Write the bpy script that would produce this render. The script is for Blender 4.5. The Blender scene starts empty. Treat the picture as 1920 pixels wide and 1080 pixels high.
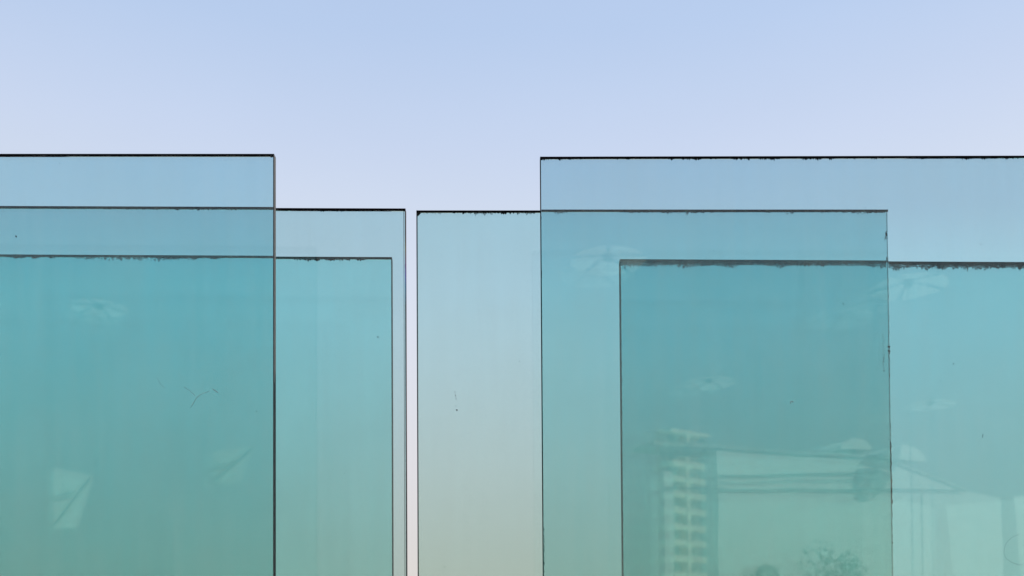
import bpy, bmesh, math, random
from mathutils import Vector, Matrix, noise

R = math.radians
S = bpy.context.scene
COL = S.collection

# ------------------------------------------------------------------ camera, light, exposure
cd = bpy.data.cameras.new('camera')
cam = bpy.data.objects.new('camera', cd)
COL.objects.link(cam)
cam.matrix_world = (Matrix.Translation((0, 0, 1.6)) @ Matrix.Rotation(R(91.4), 4, 'X')
                    @ Matrix.Rotation(R(-0.35), 4, 'Z'))
cd.sensor_width = 36.0
cd.lens = 33.6
cd.shift_y = 0.3219
cd.clip_start = 0.05
cd.clip_end = 20000
S.camera = cam

SUN_EL, SUN_AZ = 48.0, 54.0          # azimuth measured from +Y towards +X
sdir = Vector((math.sin(R(SUN_AZ)) * math.cos(R(SUN_EL)), math.cos(R(SUN_AZ)) * math.cos(R(SUN_EL)), math.sin(R(SUN_EL))))
w = bpy.data.worlds.new('World')
S.world = w
w.use_nodes = True
wn, wl = w.node_tree.nodes, w.node_tree.links
wn.clear()
sky = wn.new('ShaderNodeTexSky')
sky.sky_type = 'NISHITA'
sky.sun_disc = False
sky.sun_elevation = R(SUN_EL)
sky.sun_rotation = R(SUN_AZ)
sky.altitude = 0
sky.air_density = 1.0
sky.dust_density = 2.0
sky.ozone_density = 2.0
bg = wn.new('ShaderNodeBackground')
bg.inputs['Strength'].default_value = 0.10
# a milky haze, whiter and warmer towards the horizon all round, over the clear sky
tcw = wn.new('ShaderNodeTexCoord')
sep = wn.new('ShaderNodeSeparateXYZ')
hz = wn.new('ShaderNodeValToRGB')
def lin(r, g, b):
    f = lambda c: c / 12.92 if c < 0.04045 else ((c + 0.055) / 1.055) ** 2.4
    return f(r / 255), f(g / 255), f(b / 255)
HAZE = [(0.0, (222, 214, 207)), (0.062, (222, 217, 213)), (0.18, (224, 222, 227)), (0.306, (221, 226, 239)), (0.41, (209, 220, 239)), (0.46, (201, 215, 240)), (0.542, (185, 206, 238)), (1.0, (140, 172, 224))]
el = hz.color_ramp.elements
while len(el) < len(HAZE): el.new(0.5)
for e, (p, c) in zip(el, HAZE):
    e.position = p
    e.color = (*lin(*c), 1)
mul = wn.new('ShaderNodeVectorMath'); mul.operation = 'SCALE'; mul.inputs['Scale'].default_value = 6.15
mxw = wn.new('ShaderNodeMix'); mxw.data_type = 'RGBA'; mxw.inputs['Factor'].default_value = 0.98
wo = wn.new('ShaderNodeOutputWorld')
wl.new(tcw.outputs['Generated'], sep.inputs[0])
wl.new(sep.outputs['Z'], hz.inputs[0])
# thin uneven haze, all round the sky
hm = wn.new('ShaderNodeMapping'); hm.inputs['Scale'].default_value = (2.0, 2.0, 5.0)
hn = wn.new('ShaderNodeTexNoise'); hn.inputs['Scale'].default_value = 1.6; hn.inputs['Detail'].default_value = 5
hr = wn.new('ShaderNodeMapRange'); hr.inputs['To Min'].default_value = 5.98; hr.inputs['To Max'].default_value = 6.36
wl.new(tcw.outputs['Generated'], hm.inputs[0]); wl.new(hm.outputs[0], hn.inputs['Vector']); wl.new(hn.outputs['Fac'], hr.inputs['Value'])
wl.new(hr.outputs[0], mul.inputs['Scale'])
wl.new(hz.outputs[0], mul.inputs[0])
wl.new(sky.outputs[0], mxw.inputs['A'])
wl.new(mul.outputs[0], mxw.inputs['B'])
wl.new(mxw.outputs['Result'], bg.inputs['Color'])
wl.new(bg.outputs[0], wo.inputs['Surface'])

sl = bpy.data.lights.new('sun', 'SUN')
sl.energy = 5.0
sl.angle = R(0.5)
sl.color = (1.0, 0.94, 0.84)
so = bpy.data.objects.new('sun', sl)
COL.objects.link(so)
so.rotation_euler = (-sdir).to_track_quat('-Z', 'Y').to_euler()

S.view_settings.view_transform = 'Standard'
S.view_settings.look = 'None'
S.view_settings.gamma = 1.0
S.view_settings.use_curve_mapping = False
S.view_settings.exposure = 0.7
cy = S.cycles
cy.use_denoising = True
cy.denoising_prefilter = 'ACCURATE'
cy.sample_clamp_indirect = 4.0
cy.sampling_pattern = 'BLUE_NOISE'
cy.max_bounces = 24
cy.transmission_bounces = 24
cy.glossy_bounces = 8
cy.transparent_max_bounces = 24
cy.caustics_reflective = True
cy.caustics_refractive = True

random.seed(11)

# ------------------------------------------------------------------ helpers
def tag(o, label=None, cat=None, group=None, kind=None):
    if label: o['label'] = label
    if cat: o['category'] = cat
    if group: o['group'] = group
    if kind: o['kind'] = kind
    return o

def link(name, bm, mat, parent=None, smooth=False):
    me = bpy.data.meshes.new(name)
    bm.normal_update()
    bm.to_mesh(me)
    bm.free()
    if smooth:
        for p in me.polygons: p.use_smooth = True
    if mat: me.materials.append(mat)
    o = bpy.data.objects.new(name, me)
    COL.objects.link(o)
    if parent: o.parent = parent
    return o

def empty(name, loc, yaw=0):
    o = bpy.data.objects.new(name, None)
    o.empty_display_size = 0.2
    COL.objects.link(o)
    o.location = loc
    o.rotation_euler = (0, 0, yaw)
    return o

def box(bm, x0, x1, y0, y1, z0, z1):
    v = [bm.verts.new(p) for p in ((x0, y0, z0), (x1, y0, z0), (x1, y1, z0), (x0, y1, z0),
                                   (x0, y0, z1), (x1, y0, z1), (x1, y1, z1), (x0, y1, z1))]
    for f in ((3, 2, 1, 0), (4, 5, 6, 7), (0, 1, 5, 4), (1, 2, 6, 5), (2, 3, 7, 6), (3, 0, 4, 7)):
        bm.faces.new([v[i] for i in f])
    return v

def boxes(*bs, bevel=0.0):
    bm = bmesh.new()
    for b in bs: box(bm, *b)
    if bevel:
        bmesh.ops.bevel(bm, geom=list(bm.edges), offset=bevel, segments=1, affect='EDGES', profile=0.5)
    return bm

def prism(bm, pts, y0, y1):
    """outline in x,z extruded along y"""
    a = [bm.verts.new((x, y0, z)) for x, z in pts]
    b = [bm.verts.new((x, y1, z)) for x, z in pts]
    n = len(pts)
    bm.faces.new(a)
    bm.faces.new(b[::-1])
    for i in range(n):
        bm.faces.new((a[i], b[i], b[(i + 1) % n], a[(i + 1) % n]))
    bmesh.ops.recalc_face_normals(bm, faces=bm.faces)

def tube(bm, pts, rad, sides=6):
    rings = []
    for i, p in enumerate(pts):
        p = Vector(p)
        a = Vector(pts[max(i - 1, 0)]); b = Vector(pts[min(i + 1, len(pts) - 1)])
        d = (b - a).normalized()
        s = d.cross(Vector((0, 1, 0)) if abs(d.y) < 0.9 else Vector((1, 0, 0))).normalized()
        t = d.cross(s)
        r = rad[i] if isinstance(rad, (list, tuple)) else rad
        rings.append([bm.verts.new(p + s * (r * math.cos(2 * math.pi * k / sides)) + t * (r * math.sin(2 * math.pi * k / sides))) for k in range(sides)])
    for r0, r1 in zip(rings, rings[1:]):
        for k in range(sides):
            bm.faces.new((r0[k], r0[(k + 1) % sides], r1[(k + 1) % sides], r1[k]))
    bm.faces.new(rings[0][::-1]); bm.faces.new(rings[-1])

# ------------------------------------------------------------------ materials
def pmat(name, col, rough=0.7, var=0.15, scale=6.0, metal=0.0, bump=0.0, stretch=(1, 1, 1)):
    m = bpy.data.materials.new(name); m.use_nodes = True
    n, l = m.node_tree.nodes, m.node_tree.links
    p = n['Principled BSDF']
    p.inputs['Roughness'].default_value = rough
    p.inputs['Metallic'].default_value = metal
    tc = n.new('ShaderNodeTexCoord'); mp = n.new('ShaderNodeMapping')
    mp.inputs['Scale'].default_value = stretch
    nz = n.new('ShaderNodeTexNoise'); nz.inputs['Scale'].default_value = scale; nz.inputs['Detail'].default_value = 6
    rp = n.new('ShaderNodeValToRGB')
    rp.color_ramp.elements[0].position = 0.3; rp.color_ramp.elements[1].position = 0.7
    rp.color_ramp.elements[0].color = [c * (1 - var) for c in col] + [1]
    rp.color_ramp.elements[1].color = [min(1, c * (1 + var)) for c in col] + [1]
    l.new(tc.outputs['Object'], mp.inputs[0]); l.new(mp.outputs[0], nz.inputs['Vector'])
    l.new(nz.outputs['Fac'], rp.inputs[0]); l.new(rp.outputs[0], p.inputs['Base Color'])
    if bump:
        b = n.new('ShaderNodeBump'); b.inputs['Strength'].default_value = bump
        l.new(nz.outputs['Fac'], b.inputs['Height']); l.new(b.outputs[0], p.inputs['Normal'])
    return m

# transmittance of each pane, per colour channel
PANE_T = {'A': (0.51, 0.825, 0.845), 'B': (0.565, 0.775, 0.785), 'C': (0.55, 0.90, 0.895),
          'D': (0.53, 0.83, 0.85), 'E': (0.56, 0.795, 0.80), 'F': (0.52, 0.79, 0.80)}

FILM = {'A': (0.997, 0.985), 'B': (0.975, 0.945), 'C': (0.998, 0.99), 'D': (0.997, 0.985), 'E': (0.958, 0.908), 'F': (1.0, 0.99)}

TOPTINT = {'A': (0.995, 0.945, 0.97), 'D': (0.985, 0.93, 0.955)}

def glass_mat(name, thick, tint, seed):
    """clear float glass: refracting surface with a dust film, absorbing body"""
    m = bpy.data.materials.new(name); m.use_nodes = True
    n, l = m.node_tree.nodes, m.node_tree.links
    n.clear()
    out = n.new('ShaderNodeOutputMaterial')
    tc = n.new('ShaderNodeTexCoord')
    # rain streaks run down the sheet
    mp = n.new('ShaderNodeMapping'); mp.inputs['Scale'].default_value = (26, 26, 1.6); mp.inputs['Location'].default_value = (seed * 3.7, seed, seed * 1.3)
    st = n.new('ShaderNodeTexNoise'); st.inputs['Scale'].default_value = 1.0; st.inputs['Detail'].default_value = 5; st.inputs['Roughness'].default_value = 0.6
    mp2 = n.new('ShaderNodeMapping'); mp2.inputs['Location'].default_value = (seed * 1.7, seed * 2.1, seed)
    bl = n.new('ShaderNodeTexNoise'); bl.inputs['Scale'].default_value = 3.0; bl.inputs['Detail'].default_value = 7; bl.inputs['Roughness'].default_value = 0.65
    gr = n.new('ShaderNodeTexNoise'); gr.inputs['Scale'].default_value = 230.0; gr.inputs['Detail'].default_value = 2
    l.new(tc.outputs['Object'], mp.inputs[0]); l.new(mp.outputs[0], st.inputs['Vector'])
    l.new(tc.outputs['Object'], mp2.inputs[0]); l.new(mp2.outputs[0], bl.inputs['Vector'])
    l.new(tc.outputs['Object'], gr.inputs['Vector'])
    def ramp(src, a, b, lo, hi):  # linear, clamped
        r = n.new('ShaderNodeMapRange'); r.inputs['From Min'].default_value = a; r.inputs['From Max'].default_value = b
        r.inputs['To Min'].default_value = lo; r.inputs['To Max'].default_value = hi
        l.new(src, r.inputs['Value']); return r.outputs[0]
    def add(a, b):
        x = n.new('ShaderNodeMath'); x.operation = 'ADD'; x.use_clamp = True
        l.new(a, x.inputs[0]); l.new(b, x.inputs[1]); return x.outputs[0]
    dust = add(add(ramp(st.outputs['Fac'], 0.40, 0.68, 0.0, 0.024), ramp(bl.outputs['Fac'], 0.42, 0.68, 0.0, 0.028)),
               ramp(gr.outputs['Fac'], 0.5, 0.72, 0.0, 0.05))
    # grime washed down by rain: thicker and browner towards the foot of the pane
    sp = n.new('ShaderNodeSeparateXYZ'); l.new(tc.outputs['Object'], sp.inputs[0])
    film = ramp(sp.outputs['Z'], 2.85, 1.65, 0.0, 1.0)
    fm = n.new('ShaderNodeMath'); fm.operation = 'MULTIPLY'; fm.inputs[1].default_value = 0.05
    l.new(film, fm.inputs[0])
    dust = add(dust, fm.outputs[0])
    # the dirty face is the one towards the terrace; the far face is washed clean
    sn = n.new('ShaderNodeSeparateXYZ'); l.new(tc.outputs['Normal'], sn.inputs[0])
    fr = n.new('ShaderNodeMath'); fr.operation = 'MULTIPLY'
    l.new(dust, fr.inputs[0]); l.new(ramp(sn.outputs['Y'], -0.5, -0.6, 0.0, 1.0), fr.inputs[1])
    dust = fr.outputs[0]
    gl = n.new('ShaderNodeBsdfGlass'); gl.inputs['IOR'].default_value = 1.46; gl.inputs['Roughness'].default_value = 0.017
    tn = n.new('ShaderNodeMix'); tn.data_type = 'RGBA'
    tn.inputs['A'].default_value = (1, 1, 1, 1)
    # a slight tint over the upper pane, stronger towards the top edge
    tp = n.new('ShaderNodeMix'); tp.data_type = 'RGBA'; tp.inputs['B'].default_value = (*TOPTINT.get(tint, (1, 1, 1)), 1)
    l.new(ramp(sp.outputs['Z'], 2.74, 3.0, 0.0, 1.0), tp.inputs['Factor']); tp.inputs['A'].default_value = (1, 1, 1, 1)
    l.new(tp.outputs['Result'], tn.inputs['A'])
    tn.inputs['B'].default_value = (1.0, *FILM[tint], 1)
    l.new(film, tn.inputs['Factor']); l.new(tn.outputs['Result'], gl.inputs['Color'])
    wv = n.new('ShaderNodeTexNoise'); wv.inputs['Scale'].default_value = 3.5; wv.inputs['Detail'].default_value = 1
    l.new(mp2.outputs[0], wv.inputs['Vector'])
    bp = n.new('ShaderNodeBump'); bp.inputs['Strength'].default_value = 0.05; bp.inputs['Distance'].default_value = 0.004
    l.new(wv.outputs['Fac'], bp.inputs['Height']); l.new(bp.outputs[0], gl.inputs['Normal'])
    df = n.new('ShaderNodeBsdfDiffuse'); df.inputs['Color'].default_value = (0.88, 0.82, 0.64, 1)
    mx = n.new('ShaderNodeMixShader')
    l.new(dust, mx.inputs[0]); l.new(gl.outputs[0], mx.inputs[1]); l.new(df.outputs[0], mx.inputs[2])
    l.new(mx.outputs[0], out.inputs['Surface'])
    sig = [-math.log(t) / thick for t in PANE_T[tint]]
    dens = max(sig) * 1.05
    va = n.new('ShaderNodeVolumeAbsorption')
    va.inputs['Color'].default_value = [1 - s / dens for s in sig] + [1]
    va.inputs['Density'].default_value = dens
    l.new(va.outputs[0], out.inputs['Volume'])
    return m

def stain_mat(name, lo, hi):
    """patchy film of grime, see-through where it is thin"""
    m = bpy.data.materials.new(name); m.use_nodes = True
    n, l = m.node_tree.nodes, m.node_tree.links
    p = n['Principled BSDF']; p.inputs['Base Color'].default_value = (0.012, 0.013, 0.012, 1); p.inputs['Roughness'].default_value = 0.9
    p.inputs['Specular IOR Level'].default_value = 0.1
    tc = n.new('ShaderNodeTexCoord'); mp = n.new('ShaderNodeMapping'); mp.inputs['Scale'].default_value = (1, 1, 1.6)
    nz = n.new('ShaderNodeTexNoise'); nz.inputs['Scale'].default_value = 70; nz.inputs['Detail'].default_value = 7; nz.inputs['Roughness'].default_value = 0.7
    r = n.new('ShaderNodeMapRange'); r.inputs['From Min'].default_value = lo; r.inputs['From Max'].default_value = hi
    l.new(tc.outputs['Object'], mp.inputs[0]); l.new(mp.outputs[0], nz.inputs['Vector']); l.new(nz.outputs['Fac'], r.inputs['Value'])
    l.new(r.outputs[0], p.inputs['Alpha'])
    return m

M_SEAL = pmat('black_edge_residue', (0.004, 0.0045, 0.0045), 0.9, 0.3, 60)
M_SEAL.node_tree.nodes['Principled BSDF'].inputs['Specular IOR Level'].default_value = 0.0
M_GREY = pmat('grey_edge_seal', (0.014, 0.013, 0.014), 0.6, 0.3, 30, stretch=(1, 1, 0.2))
M_SHEEN = pmat('dispersion_edge_seal', (0.014, 0.013, 0.014), 0.5, 0.3, 30, stretch=(1, 1, 0.2))
_n, _l = M_SHEEN.node_tree.nodes, M_SHEEN.node_tree.links        # rainbow of light refracted in the glass, painted part-way down this edge
_tc = _n.new('ShaderNodeTexCoord'); _sp = _n.new('ShaderNodeSeparateXYZ'); _mr = _n.new('ShaderNodeMapRange'); _cr = _n.new('ShaderNodeValToRGB')
_mr.inputs['From Min'].default_value = 3.06; _mr.inputs['From Max'].default_value = 2.80
for _i in range(4): _cr.color_ramp.elements.new(0.5)
for _e, (_p, _c) in zip(_cr.color_ramp.elements, ((0.0, (0.014, 0.013, 0.014)), (0.2, (0.12, 0.11, 0.05)), (0.42, (0.10, 0.05, 0.16)), (0.56, (0.07, 0.05, 0.28)), (0.72, (0.03, 0.12, 0.22)), (1.0, (0.014, 0.013, 0.014)))):
    _e.position = _p; _e.color = (*_c, 1)
_l.new(_tc.outputs['Object'], _sp.inputs[0]); _l.new(_sp.outputs['Z'], _mr.inputs['Value']); _l.new(_mr.outputs[0], _cr.inputs[0])
_l.new(_cr.outputs[0], _n['Principled BSDF'].inputs['Base Color'])
M_LINE = pmat('pale_interlayer', (0.035, 0.033, 0.032), 0.6, 0.3, 40, stretch=(1, 1, 0.1))
M_STAIN = stain_mat('thin_grime', 0.34, 0.62)
M_FAINT = stain_mat('faint_grime', 0.40, 0.70)
M_SPECK = pmat('dark_speck', (0.012, 0.012, 0.010), 0.9, 0.3, 80)
M_THREAD = pmat('grey_thread', (0.22, 0.30, 0.30), 0.8, 0.3, 50)
M_CHANNEL = pmat('brushed_aluminium', (0.45, 0.46, 0.47), 0.35, 0.08, 40, metal=1.0, stretch=(0.1, 1, 1))
M_WHITE = pmat('white_render', (0.85, 0.84, 0.79), 0.8, 0.05, 1.2)
M_CREAM = pmat('cream_render', (0.88, 0.76, 0.57), 0.8, 0.06, 0.3)
M_TOWER = pmat('tower_wall', (0.64, 0.60, 0.52), 0.8, 0.08, 0.3)
M_ROOF = pmat('pale_roof_sheet', (0.45, 0.45, 0.43), 0.6, 0.08, 2)
M_BOARD = pmat('weathered_white_board', (0.60, 0.60, 0.56), 0.8, 0.1, 1.5)
M_GREYF = pmat('grey_metal', (0.13, 0.14, 0.15), 0.5, 0.1, 3)
M_MAST = pmat('grey_mast', (0.34, 0.36, 0.38), 0.5, 0.05, 2)
M_PANE = pmat('dark_window_glass', (0.20, 0.22, 0.22), 0.2, 0.1, 1)
M_GROUND = pmat('pale_concrete', (0.32, 0.31, 0.28), 0.9, 0.15, 0.8, bump=0.1)
M_LEAF = pmat('green_leaves', (0.05, 0.09, 0.03), 0.7, 0.4, 2.5)
M_BARK = pmat('brown_bark', (0.10, 0.07, 0.05), 0.9, 0.3, 8)

def fabric_mat():
    m = bpy.data.materials.new('white_fabric'); m.use_nodes = True
    n, l = m.node_tree.nodes, m.node_tree.links
    n.clear()
    out = n.new('ShaderNodeOutputMaterial')
    d = n.new('ShaderNodeBsdfDiffuse'); t = n.new('ShaderNodeBsdfTranslucent'); mx = n.new('ShaderNodeMixShader')
    nz = n.new('ShaderNodeTexNoise'); nz.inputs['Scale'].default_value = 4
    rp = n.new('ShaderNodeValToRGB')
    rp.color_ramp.elements[0].color = (0.80, 0.80, 0.78, 1); rp.color_ramp.elements[1].color = (0.86, 0.86, 0.84, 1)
    tc = n.new('ShaderNodeTexCoord'); l.new(tc.outputs['Object'], nz.inputs['Vector']); l.new(nz.outputs['Fac'], rp.inputs[0])
    l.new(rp.outputs[0], d.inputs['Color']); l.new(rp.outputs[0], t.inputs['Color'])
    mx.inputs[0].default_value = 0.85
    l.new(d.outputs[0], mx.inputs[1]); l.new(t.outputs[0], mx.inputs[2]); l.new(mx.outputs[0], out.inputs['Surface'])
    return m
M_FABRIC = fabric_mat()

# ------------------------------------------------------------------ ground
bm = bmesh.new()
vs = [bm.verts.new(p) for p in ((-6000, -6000, 0), (6000, -6000, 0), (6000, 6000, 0), (-6000, 6000, 0))]
bm.faces.new(vs)
tag(link('ground', bm, M_GROUND), kind='structure')

# ------------------------------------------------------------------ glass panels
WIDTH = 1.70
def ragged(width, base, amp, freq, seed, step=0.0013, burst=0.5, floor=0.0):
    """depths of a dirty fringe along a top edge"""
    out = []
    k = int(width / step)
    for i in range(k + 1):
        u = i * step
        a = noise.noise(Vector((u * freq * 0.10, seed, 0.3)))
        d = noise.noise(Vector((u * freq * 0.31, seed + 2, 2.3)))
        b = noise.noise(Vector((u * freq, seed + 5, 1.7)))
        c = noise.noise(Vector((u * freq * 5.3, seed + 9, 4.1)))
        f = noise.noise(Vector((u * freq * 11.0, seed + 13, 6.1)))
        e = min(1.0, max(0.0, (a + 0.7 * d) * 2.2 + burst - 0.5))
        h = base + amp * e * max(0.0, 0.30 + 0.6 * b + 0.75 * c + 0.35 * f)
        out.append((u, max(floor, h)))
    return out

def fringe(name, prof, ztop, y0, y1, mat, parent, stuff=False):
    """thin crust hanging from ztop with a ragged lower rim"""
    bm = bmesh.new()
    rows = [[bm.verts.new((u, y0, ztop)), bm.verts.new((u, y0, ztop - h)), bm.verts.new((u, y1, ztop - h)), bm.verts.new((u, y1, ztop))] for u, h in prof]
    for a, b in zip(rows, rows[1:]):
        for k in range(4):
            bm.faces.new((a[k], a[(k + 1) % 4], b[(k + 1) % 4], b[k]))
    bm.faces.new(rows[0][::-1]); bm.faces.new(rows[-1])
    bmesh.ops.recalc_face_normals(bm, faces=bm.faces)
    o = link(name, bm, mat, parent)
    if stuff: o['kind'] = 'stuff'
    return o

def blob(bm, u, z, r, y, rnd, squash=1.0, ang=0.0):
    """an irregular flake, a little proud of the glass"""
    k = 7
    fr, bk = [], []
    for i in range(k):
        a = 2 * math.pi * i / k
        rr = r * rnd.uniform(0.55, 1.15)
        x, zz = rr * math.cos(a), rr * math.sin(a) * squash
        x, zz = x * math.cos(ang) - zz * math.sin(ang), x * math.sin(ang) + zz * math.cos(ang)
        fr.append(bm.verts.new((u + x * 0.8, y - 0.0005, z + zz * 0.8)))
        bk.append(bm.verts.new((u + x, y - 0.0001, z + zz)))
    bm.faces.new(fr[::-1]); bm.faces.new(bk)
    for i in range(k):
        bm.faces.new((fr[i], fr[(i + 1) % k], bk[(i + 1) % k], bk[i]))
    bmesh.ops.recalc_face_normals(bm, faces=bm.faces)

def glass_panel(label, u_left, y0, yaw, top, thick, tint, seed, grime, seal_sides, n_specks, lip):
    """panel frame: origin at the left foot of the front face, x along the pane, y into the depth"""
    yaw = R(yaw)
    # the pane's front plane passes through (0, y0) and is turned by yaw
    px, py = u_left * math.cos(yaw), y0 / math.cos(yaw) * 1.0 + u_left * math.sin(yaw)
    # distance along the pane is measured from the foot of the perpendicular through the origin
    px -= y0 * math.sin(yaw) * math.cos(yaw); py -= y0 * math.sin(yaw) * math.sin(yaw)
    py = y0 + px * math.tan(yaw)
    root = tag(empty('glass_panel', (px, py, 0), yaw), label, 'glass panel', 'overlapping glass panels')
    rnd = random.Random(seed * 101)
    gm = glass_mat('tinted_glass', thick, tint, seed)
    link('glass_sheet', boxes((0, WIDTH, 0, thick, 0.06, top), bevel=0.0025), gm, root)
    link('base_channel', boxes((-0.01, WIDTH + 0.01, -0.022, -0.0005, 0.0, 0.11), (-0.01, WIDTH + 0.01, thick + 0.0005, thick + 0.022, 0.0, 0.11),
                               (-0.01, WIDTH + 0.01, -0.0004, thick + 0.0004, 0.0, 0.058)), M_CHANNEL, root)
    # black residue along the top edge, bitten into the glass by a millimetre
    link('edge_seal', boxes((-0.0006, WIDTH + 0.0006, 0.0, thick + 0.0006, top - 0.0014, top + 0.0007),
                            (-0.0006, WIDTH + 0.0006, -0.0007, -0.0001, top - lip, top + 0.0007)), M_SEAL, root)  # front lip also paints the top face's dark internal reflection as black
    zt = top - lip + 0.0004
    for i, (base, amp, freq, burst, mat) in enumerate(grime):
        fringe('edge_grime', ragged(WIDTH, base, amp, freq, seed * 3.3 + i * 7, burst=burst), zt, -0.0012 - i * 0.0006, -0.0008 - i * 0.0006, mat, root, True)
    for side, mat, wide, core in seal_sides:
        if side == 'l':
            link('edge_seal', boxes((-0.0007, wide, -0.0007, thick * core, 0.12, top - 0.0016)), mat, root)
        else:
            if wide > 0.004:      # two plies: a dark line along each, clear glass between
                link('edge_seal', boxes((WIDTH - 0.0066, WIDTH - 0.0050, -0.0008, -0.0001, 0.12, top - lip)), mat, root)
                link('edge_seal', boxes((WIDTH - 0.0018, WIDTH + 0.0008, -0.0008, thick + 0.0008, 0.12, top - 0.0016)), mat, root)
            else:
                link('edge_seal', boxes((WIDTH - wide, WIDTH + 0.0008, -0.0008, thick + 0.0008, 0.12, top - 0.0016)), mat, root)
            if core:
                link('interlayer', boxes((WIDTH + 0.0009, WIDTH + 0.0016, thick * 0.42, thick * 0.62, 0.12, top - 0.004)), M_LINE, root)
    # specks of dirt on the front face
    bm = bmesh.new()
    for i in range(n_specks):
        r = 0.0004 + 0.0011 * rnd.random() ** 4
        blob(bm, rnd.uniform(0.02, WIDTH - 0.02), rnd.uniform(1.55, top - 0.02), r, 0.0, rnd, rnd.uniform(0.6, 1.8), rnd.uniform(-0.6, 0.6))
    o = link('dirt_speck', bm, M_SPECK, root); o['kind'] = 'stuff'
    return root

PANELS = {}
PANELS['A'] = glass_panel('front glass panel of the left group, its top edge the highest of its three',
    -0.7145 - WIDTH, 3.024, 0.70, 3.1588, 0.023, 'A', 1, [(0.0010, 0.0050, 40, 0.8, M_SEAL)], [('r', M_GREY, 0.0022, 1)], 90, 0.0048)
PANELS['B'] = glass_panel('left panel with a thick laminated edge just left of the bright sky gap',
    -0.3028 - WIDTH, 3.402, 1.20, 3.1538, 0.027, 'B', 2, [(0.0014, 0.0090, 60, 1.2, M_SEAL)], [('r', M_SHEEN, 0.0052, 1)], 140, 0.0048)
PANELS['C'] = glass_panel('rearmost panel of the left group, its stained top edge the lowest there',
    -0.3783 - WIDTH, 3.864, 1.50, 3.1598, 0.030, 'C', 3, [(0.0020, 0.0120, 34, 1.0, M_SEAL), (0.004, 0.020, 24, 0.9, M_FAINT)], [('r', M_GREY, 0.0025, 1)], 110, 0.0062)
PANELS['D'] = glass_panel('front panel of the right group, rising highest, with a thin black left edge',
    0.1233, 3.024, 0.45, 3.1496, 0.020, 'D', 4, [(0.0012, 0.0100, 75, 1.1, M_SEAL)], [('l', M_SEAL, 0.0019, 1.04)], 120, 0.0050)
PANELS['E'] = glass_panel('panel just right of the bright sky gap, black stains down its right edge',
    -0.2866, 3.402, 0.80, 3.1479, 0.023, 'E', 5, [(0.0010, 0.0085, 46, 0.9, M_SEAL), (0.002, 0.014, 70, 0.9, M_FAINT)], [('l', M_SEAL, 0.0022, 1.04)], 170, 0.0060)
PANELS['F'] = glass_panel('rearmost right panel with a wide crust of dark grime under its top edge',
    0.5636, 3.864, 1.68, 3.1540, 0.030, 'F', 6, [(0.005, 0.018, 40, 1.2, M_SEAL), (0.015, 0.022, 34, 1.3, M_STAIN)], [('l', M_SEAL, 0.0022, 1.04)], 120, 0.0078)

# marks that single panels show: a dark dot and a dribble, a curl of dirt, stains up the side edge, threads
LIFT = {'A': 0.0363, 'B': 0.0408, 'C': 0.0462, 'D': 0.0368, 'E': 0.0413, 'F': 0.0472}
def marks(key, items):
    rnd = random.Random(77)
    for u, z, r, sq, an in items:
        z += LIFT[key]
        bm = bmesh.new()
        blob(bm, u, z, r, 0.0, rnd, sq, an)
        link('dirt_mark', bm, M_SPECK, PANELS[key])

def thread(key, pts, rad):
    bm = bmesh.new()
    tube(bm, [(u, -0.0012, z + LIFT[key]) for u, z in pts], rad, 5)
    return link('thread', bm, M_THREAD, PANELS[key])
for key, items in (('E', [(0.1412, 2.3857, 0.0036, 1, 0), (0.1348, 2.4509, 0.0018, 1.4, 0), (0.1367, 2.4375, 0.0015, 3.0, 0.1), (0.1385, 2.4259, 0.0013, 3.0, 0.1), (0.0959, 1.8243, 0.0026, 0.6, 0.5),
                          (0.006, 3.094, 0.007, 1.3, 0.0), (0.010, 3.097, 0.006, 0.6, 0.2)]),
                   ('D', [(0.5208, 2.8616, 0.0017, 1, 0), (0.5527, 2.8081, 0.0015, 1, 0), (0.3614, 2.6333, 0.0017, 1, 0), (0.9655, 2.636, 0.0018, 1.5, 0.3), (0.968, 2.632, 0.0012, 1, 0), (1.3171, 2.4409, 0.0016, 2.4, 0)]),
                   ('A', [(1.6452, 2.2971, 0.0022, 1, 0), (0.8836, 2.8583, 0.0024, 2.0, 0), (1.4437, 2.8439, 0.0014, 1, 0), (1.5928, 2.442, 0.0014, 1, 0), (1.694, 3.114, 0.0050, 0.5, 0.2)]),
                   ('C', [(1.643, 2.7877, 0.0028, 1.4, 0), (1.5885, 2.5461, 0.0018, 1, 0), (1.5713, 2.5439, 0.0016, 1, 0), (1.5456, 2.6069, 0.0016, 1, 0)]),
                   ('B', [(1.48, 2.16, 0.0026, 0.6, 0.4)])):
    marks(key, items)
for key, pts, rad in (('A', [(1.4363, 2.308), (1.4464, 2.3233), (1.4548, 2.3386), (1.4649, 2.3487), (1.48, 2.3555), (1.4952, 2.3605)], 0.0007),
                      ('A', [(1.416, 2.3744), (1.4328, 2.3641), (1.4514, 2.3471)], 0.0007),
                      ('A', [(1.5069, 2.369), (1.5154, 2.3622), (1.5238, 2.3571)], 0.0012),
                      ('A', [(1.3317, 2.4053), (1.3402, 2.3848), (1.3571, 2.3712)], 0.0004),
                      ('D', [(0.7942, 2.3145), (0.7926, 2.3196), (0.796, 2.3222), (0.7994, 2.3213), (0.8011, 2.3179)], 0.0015),
                      ('D', [(1.4071, 2.2143), (1.4051, 2.2023)], 0.0009),
                      ('D', [(1.5189, 1.8947), (1.4931, 1.8829), (1.4775, 1.8693), (1.4686, 1.8507), (1.4666, 1.8337), (1.4731, 1.8167), (1.4916, 1.803), (1.5136, 1.796), (1.5391, 1.7942)], 0.00035)):
    thread(key, pts, rad)

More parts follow.
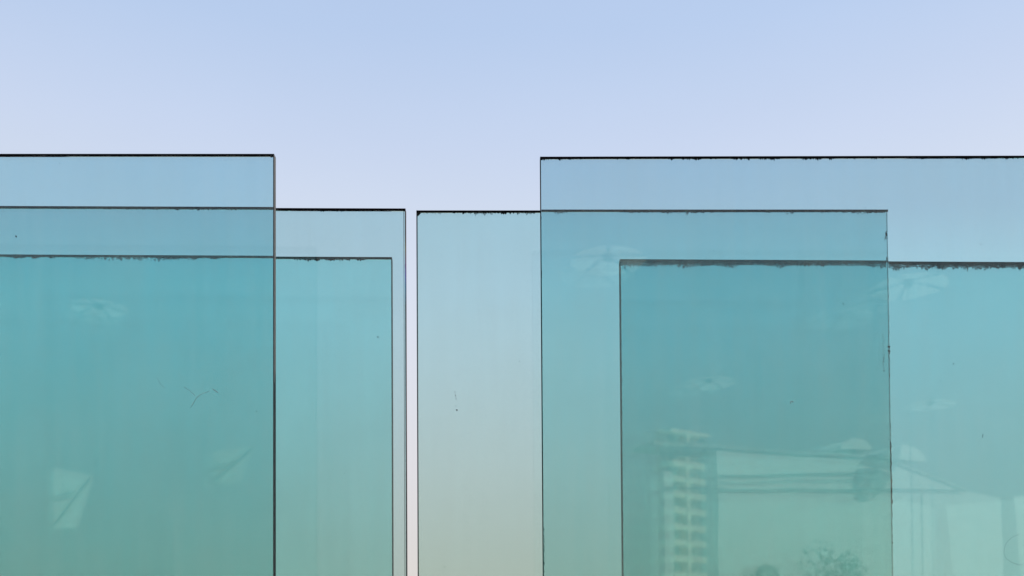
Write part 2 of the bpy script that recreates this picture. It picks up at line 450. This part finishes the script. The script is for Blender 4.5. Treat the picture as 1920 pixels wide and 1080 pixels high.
# black stains up the side edges: small flakes in clusters that thin out along the edge
def edge_stain(key, runs):
    rnd = random.Random(31)
    bm = bmesh.new()
    for u0, u1, z0, z1, count, r0, squash in runs:
        z0 += LIFT[key]; z1 += LIFT[key]
        for i in range(count):
            f = rnd.random()
            blob(bm, rnd.uniform(u0, u1), z0 + (z1 - z0) * f, r0 * rnd.uniform(0.5, 1.2), 0.0, rnd, squash * rnd.uniform(0.7, 1.4), rnd.uniform(-0.15, 0.15))
    o = link('edge_stain', bm, M_SEAL, PANELS[key]); o['kind'] = 'stuff'
edge_stain('E', [(1.687, 1.696, 2.996, 3.030, 26, 0.0022, 1.2), (1.694, 1.698, 3.04, 3.09, 6, 0.0012, 1.0),
                 (1.673, 1.679, 2.52, 2.655, 30, 0.0011, 3.0), (1.693, 1.699, 2.57, 2.61, 14, 0.0026, 1.4), (1.694, 1.698, 2.50, 2.57, 14, 0.0014, 3.5),
                 (1.6955, 1.6985, 2.13, 2.262, 40, 0.0018, 3.5), (1.6965, 1.6995, 2.03, 2.14, 40, 0.0024, 2.6), (1.697, 1.6995, 1.90, 2.03, 14, 0.0012, 4.0),
                 (1.6975, 1.6995, 1.75, 2.9, 60, 0.0006, 9.0)])
edge_stain('D', [(0.0028, 0.0050, 1.78, 1.93, 40, 0.0010, 2.0), (0.0026, 0.0034, 2.35, 2.80, 30, 0.0006, 2.0)])
edge_stain('F', [(0.002, 0.004, 1.8, 3.05, 40, 0.0008, 5.0)])

# ------------------------------------------------------------------ what the panes mirror: the place behind the camera
# apartment tower with cream balcony bands
def tower():
    t = tag(empty('apartment_tower', (37.4, -175.4, 0), R(-36)), 'cream apartment tower with stacked balconies mirrored in the right panels', 'building')
    top = 41.0
    link('wall', boxes((-5.4, 5.6, -4.0, -1.5, 0, top)), M_TOWER, t)
    link('roof', boxes((-5.5, 5.8, -4.2, -0.2, top + 0.002, top + 0.7)), M_CREAM, t)
    slab = boxes((-5.6, 3.6, -1.49, 0.25, 0, 1.15)); pr = link('balcony', slab, M_CREAM, t)
    pane = boxes((-1.1, 1.1, -1.498, -1.40, 0, 1.9)); pw = link('window', pane, M_PANE, t)
    first = True
    for k in range(13):
        z = 1.0 + k * 3.05
        b = pr if first else pr.copy()
        b.location = (0, 0, z)
        if not first: COL.objects.link(b)
        for j, x in enumerate((-3.9, 0.4, 4.6)):
            q = pw if first and j == 0 else pw.copy()
            q.location = (x, 0, z + 1.2)
            if not (first and j == 0): COL.objects.link(q)
            q.parent = t
        b.parent = t
        first = False
    link('pier', boxes((-1.9, -0.9, -1.35, 0.45, 0, top - 0.01)), M_CREAM, t)
    return t
tower()

# white pavilion with a sloping roof line
def pavilion():
    t = tag(empty('pavilion', (5.61, -27.47, 0), R(-18.2)), 'white pavilion with a sloping roof mirrored low in the right panels', 'building')
    bm = bmesh.new(); prism(bm, [(2.47, 0), (15.75, 0), (15.6, 7.22), (13.6, 7.55), (9.8, 8.5), (2.47, 8.5)], -0.4, 0)
    link('wall', bm, M_WHITE, t)
    bm = bmesh.new(); prism(bm, [(-0.1, 8.52), (9.8, 8.52), (9.8, 8.66), (-0.1, 8.66)], -1.6, 0.06)
    link('roof', bm, M_ROOF, t)
    bm = bmesh.new(); prism(bm, [(9.82, 8.52), (13.9, 7.50), (13.9, 7.60), (9.82, 8.66)], -1.6, 0.06)
    link('roof', bm, M_ROOF, t)
    bm = bmesh.new(); tube(bm, [(0.3, 0.06, 6.96), (13.6, 0.06, 7.50)], 0.030, 6); link('gutter', bm, M_GREYF, t)
    bm = bmesh.new(); tube(bm, [(2.5, 0.05, 7.57), (9.5, 0.05, 7.98)], 0.025, 6); link('cable', bm, M_GREYF, t)
    bm = bmesh.new(); tube(bm, [(2.5, 0.05, 7.32), (9.5, 0.05, 7.72)], 0.015, 6); link('cable', bm, M_GREYF, t)
    link('post', boxes((0.28, 0.66, -0.4, 0.0, 0, 7.6)), M_WHITE, t)
    bm = bmesh.new(); tube(bm, [(0.2, -0.1, 8.5), (0.75, -0.1, 6.98)], 0.05, 6); link('brace', bm, M_GREYF, t)
    link('seam', boxes((11.6, 11.65, 0.002, 0.02, 0, 7.3)), M_GREYF, t)
    for x, z, r in ((8.45, 8.81, 0.72), (10.8, 8.55, 0.95)):
        bm = bmesh.new()
        pts = [(x + r * math.cos(a), z + 0.62 * r * math.sin(a)) for a in [math.pi * i / 12 for i in range(13)]]
        prism(bm, pts, -1.5, 0.14)
        link('skylight', bm, M_WHITE, t)
    return t
pavilion()
bm = bmesh.new(); prism(bm, [(0.75, 0), (7.0, 0), (7.0, 8.2), (0.0, 7.4)], -3, 0)
ta = tag(empty('screen_wall', (21.2, -32.8, 0), R(-18)), 'white slanting screen beyond a narrow gap, mirrored at the lower right', 'screen')
link('screen_panel', bm, M_WHITE, ta)
link('post', boxes((5.2, 5.4, 0.01, 0.2, 0, 7.0)), M_GREYF, ta)

# sunshades on tall masts
def sunshade(label, x, y, z, rad, tiltx, rot, petals=6):
    t = tag(empty('sunshade', (x, y, 0), rot), label, 'sunshade', 'white sunshades on tall masts')
    bm = bmesh.new(); tube(bm, [(0, 0, 0), (0, 0, z + 0.05)], [0.018, 0.012], 8); link('mast', bm, M_MAST, t)
    bm = bmesh.new(); tube(bm, [(0, 0, z - 0.12), (0, 0, z + 0.12)], 0.09, 10); link('hub', bm, M_GREYF, t)
    for k in range(petals):
        a0 = 2 * math.pi * (k + 0.07) / petals; a1 = 2 * math.pi * (k + 0.93) / petals
        bm = bmesh.new()
        lo, hi = [], []
        for r in (0.16, 0.55, 0.85, 1.0):
            ra, rb = [], []
            for i in range(7):
                a = a0 + (a1 - a0) * i / 6
                sc = r * rad * (1.0 - 0.05 * abs(math.sin(math.pi * i / 6)))
                p = (sc * math.cos(a), sc * math.sin(a), z - 0.16 * r * r * rad + tiltx * sc * math.sin(a))
                ra.append(bm.verts.new(p)); rb.append(bm.verts.new((p[0], p[1], p[2] + 0.006)))
            lo.append(ra); hi.append(rb)
        for g, flip in ((lo, True), (hi, False)):
            for r0, r1 in zip(g, g[1:]):
                for i in range(6):
                    f = (r0[i], r1[i], r1[i + 1], r0[i + 1])
                    bm.faces.new(f[::-1] if flip else f)
        for i in range(6):
            bm.faces.new((lo[-1][i], lo[-1][i + 1], hi[-1][i + 1], hi[-1][i]))
        link('canopy', bm, M_FABRIC, t)
        a = 2 * math.pi * k / petals
        bm = bmesh.new()
        tube(bm, [(0.05 * math.cos(a), 0.05 * math.sin(a), z - 0.02), (rad * math.cos(a), rad * math.sin(a), z - 0.17 * rad + tiltx * rad * math.sin(a))], 0.012, 5)
        link('rib', bm, M_GREYF, t)
    return t
sunshade('white ribbed sunshade mirrored highest, just inside the left edge of the tall right panel', 2.29, -13.52, 9.58, 0.80, 0.0, 0.4, 5)
sunshade('white ribbed sunshade mirrored across the right edge of the middle right panel', 8.50, -13.42, 9.00, 0.80, 0.0, 1.1, 5)
sunshade('small white sunshade mirrored above the pavilion roof in the darkest glass', 7.51, -27.44, 10.83, 0.95, 0.0, 0.2, 6)
sunshade('white sunshade mirrored at the far right, above the slanting screen', 16.2, -29.2, 10.45, 0.9, 0.0, 0.8, 6)
sunshade('white sunshade mirrored in the dark glass of the left group', -9.25, -16.58, 9.62, 0.68, 0.0, 0.5, 6)

# braced white boards on posts
def board(label, x, y, z0, z1, wd, skew, mat):
    t = tag(empty('white_board', (x, y, 0)), label, 'board')
    bm = bmesh.new(); prism(bm, [(0, z0), (wd * 0.62, z0), (wd, z1 - skew), (0, z1)], -0.06, 0); link('board_panel', bm, mat, t)
    bm = bmesh.new(); tube(bm, [(0.05, 0.05, z0 + 0.1), (wd - 0.06, 0.05, z1 - skew - 0.05)], 0.022, 6); link('brace', bm, M_GREYF, t)
    bm = bmesh.new(); tube(bm, [(0.0, 0.06, (z0 + z1) / 2 + 0.02), (wd * 0.55, 0.06, (z0 + z1) / 2 + 0.16)], 0.02, 6); link('rail', bm, M_GREYF, t)
    bm = bmesh.new(); tube(bm, [(wd * 0.3, -0.12, 0), (wd * 0.3, -0.12, z1 - 0.2)], 0.025, 8); link('post', bm, M_MAST, t)
board('white four-sided board with a diagonal brace mirrored low in the left panels', -12.85, -22.27, 5.0, 6.78, 1.16, 0.25, M_WHITE)
board('paler white board mirrored beside the right edge of the tall left panel', -8.92, -24.98, 6.75, 7.82, 1.3, -0.15, M_BOARD)

# two leafy trees in front of the pavilion
def tree(label, x, y, h, cr, seed):
    rnd = random.Random(seed)
    t = tag(empty('leafy_tree', (x, y, 0)), label, 'tree', 'trees in front of the pavilion')
    bm = bmesh.new(); tube(bm, [(0, 0, 0), (0.05, 0, h * 0.4), (-0.04, 0.06, h * 0.75)], [0.13, 0.09, 0.04], 8)
    for k in range(6):
        a = rnd.uniform(0, 6.28)
        tube(bm, [(0.03, 0, h * 0.4), (0.5 * cr * math.cos(a), 0.5 * cr * math.sin(a), h * rnd.uniform(0.6, 0.85))], [0.05, 0.02], 5)
    link('trunk', bm, M_BARK, t)
    bm = bmesh.new()
    clumps = [(Vector((rnd.uniform(-1, 1) * cr * 0.75, rnd.uniform(-1, 1) * cr * 0.75, h * rnd.uniform(0.52, 0.93))), rnd.uniform(0.25, 0.5) * cr) for _ in range(16)]
    for c, r in clumps:
        for _ in range(150):
            d = Vector((rnd.gauss(0, 1), rnd.gauss(0, 1), rnd.gauss(0, 1))).normalized() * r * rnd.random() ** 0.4
            p = c + d
            s = 0.07
            a = Vector((rnd.uniform(-1, 1), rnd.uniform(-1, 1), rnd.uniform(-1, 1))).normalized() * s
            b = Vector((rnd.uniform(-1, 1), rnd.uniform(-1, 1), rnd.uniform(-1, 1))).normalized() * s
            bm.faces.new([bm.verts.new(p - a), bm.verts.new(p + b * 0.6), bm.verts.new(p + a), bm.verts.new(p - b * 0.6)])
    link('crown', bm, M_LEAF, t)
tree('broad leafy tree mirrored at the foot of the middle right panel', 11.2, -24.6, 4.5, 1.5, 5)
tree('smaller leafy tree mirrored to the left of the broad one', 8.6, -24.6, 4.2, 0.9, 8)
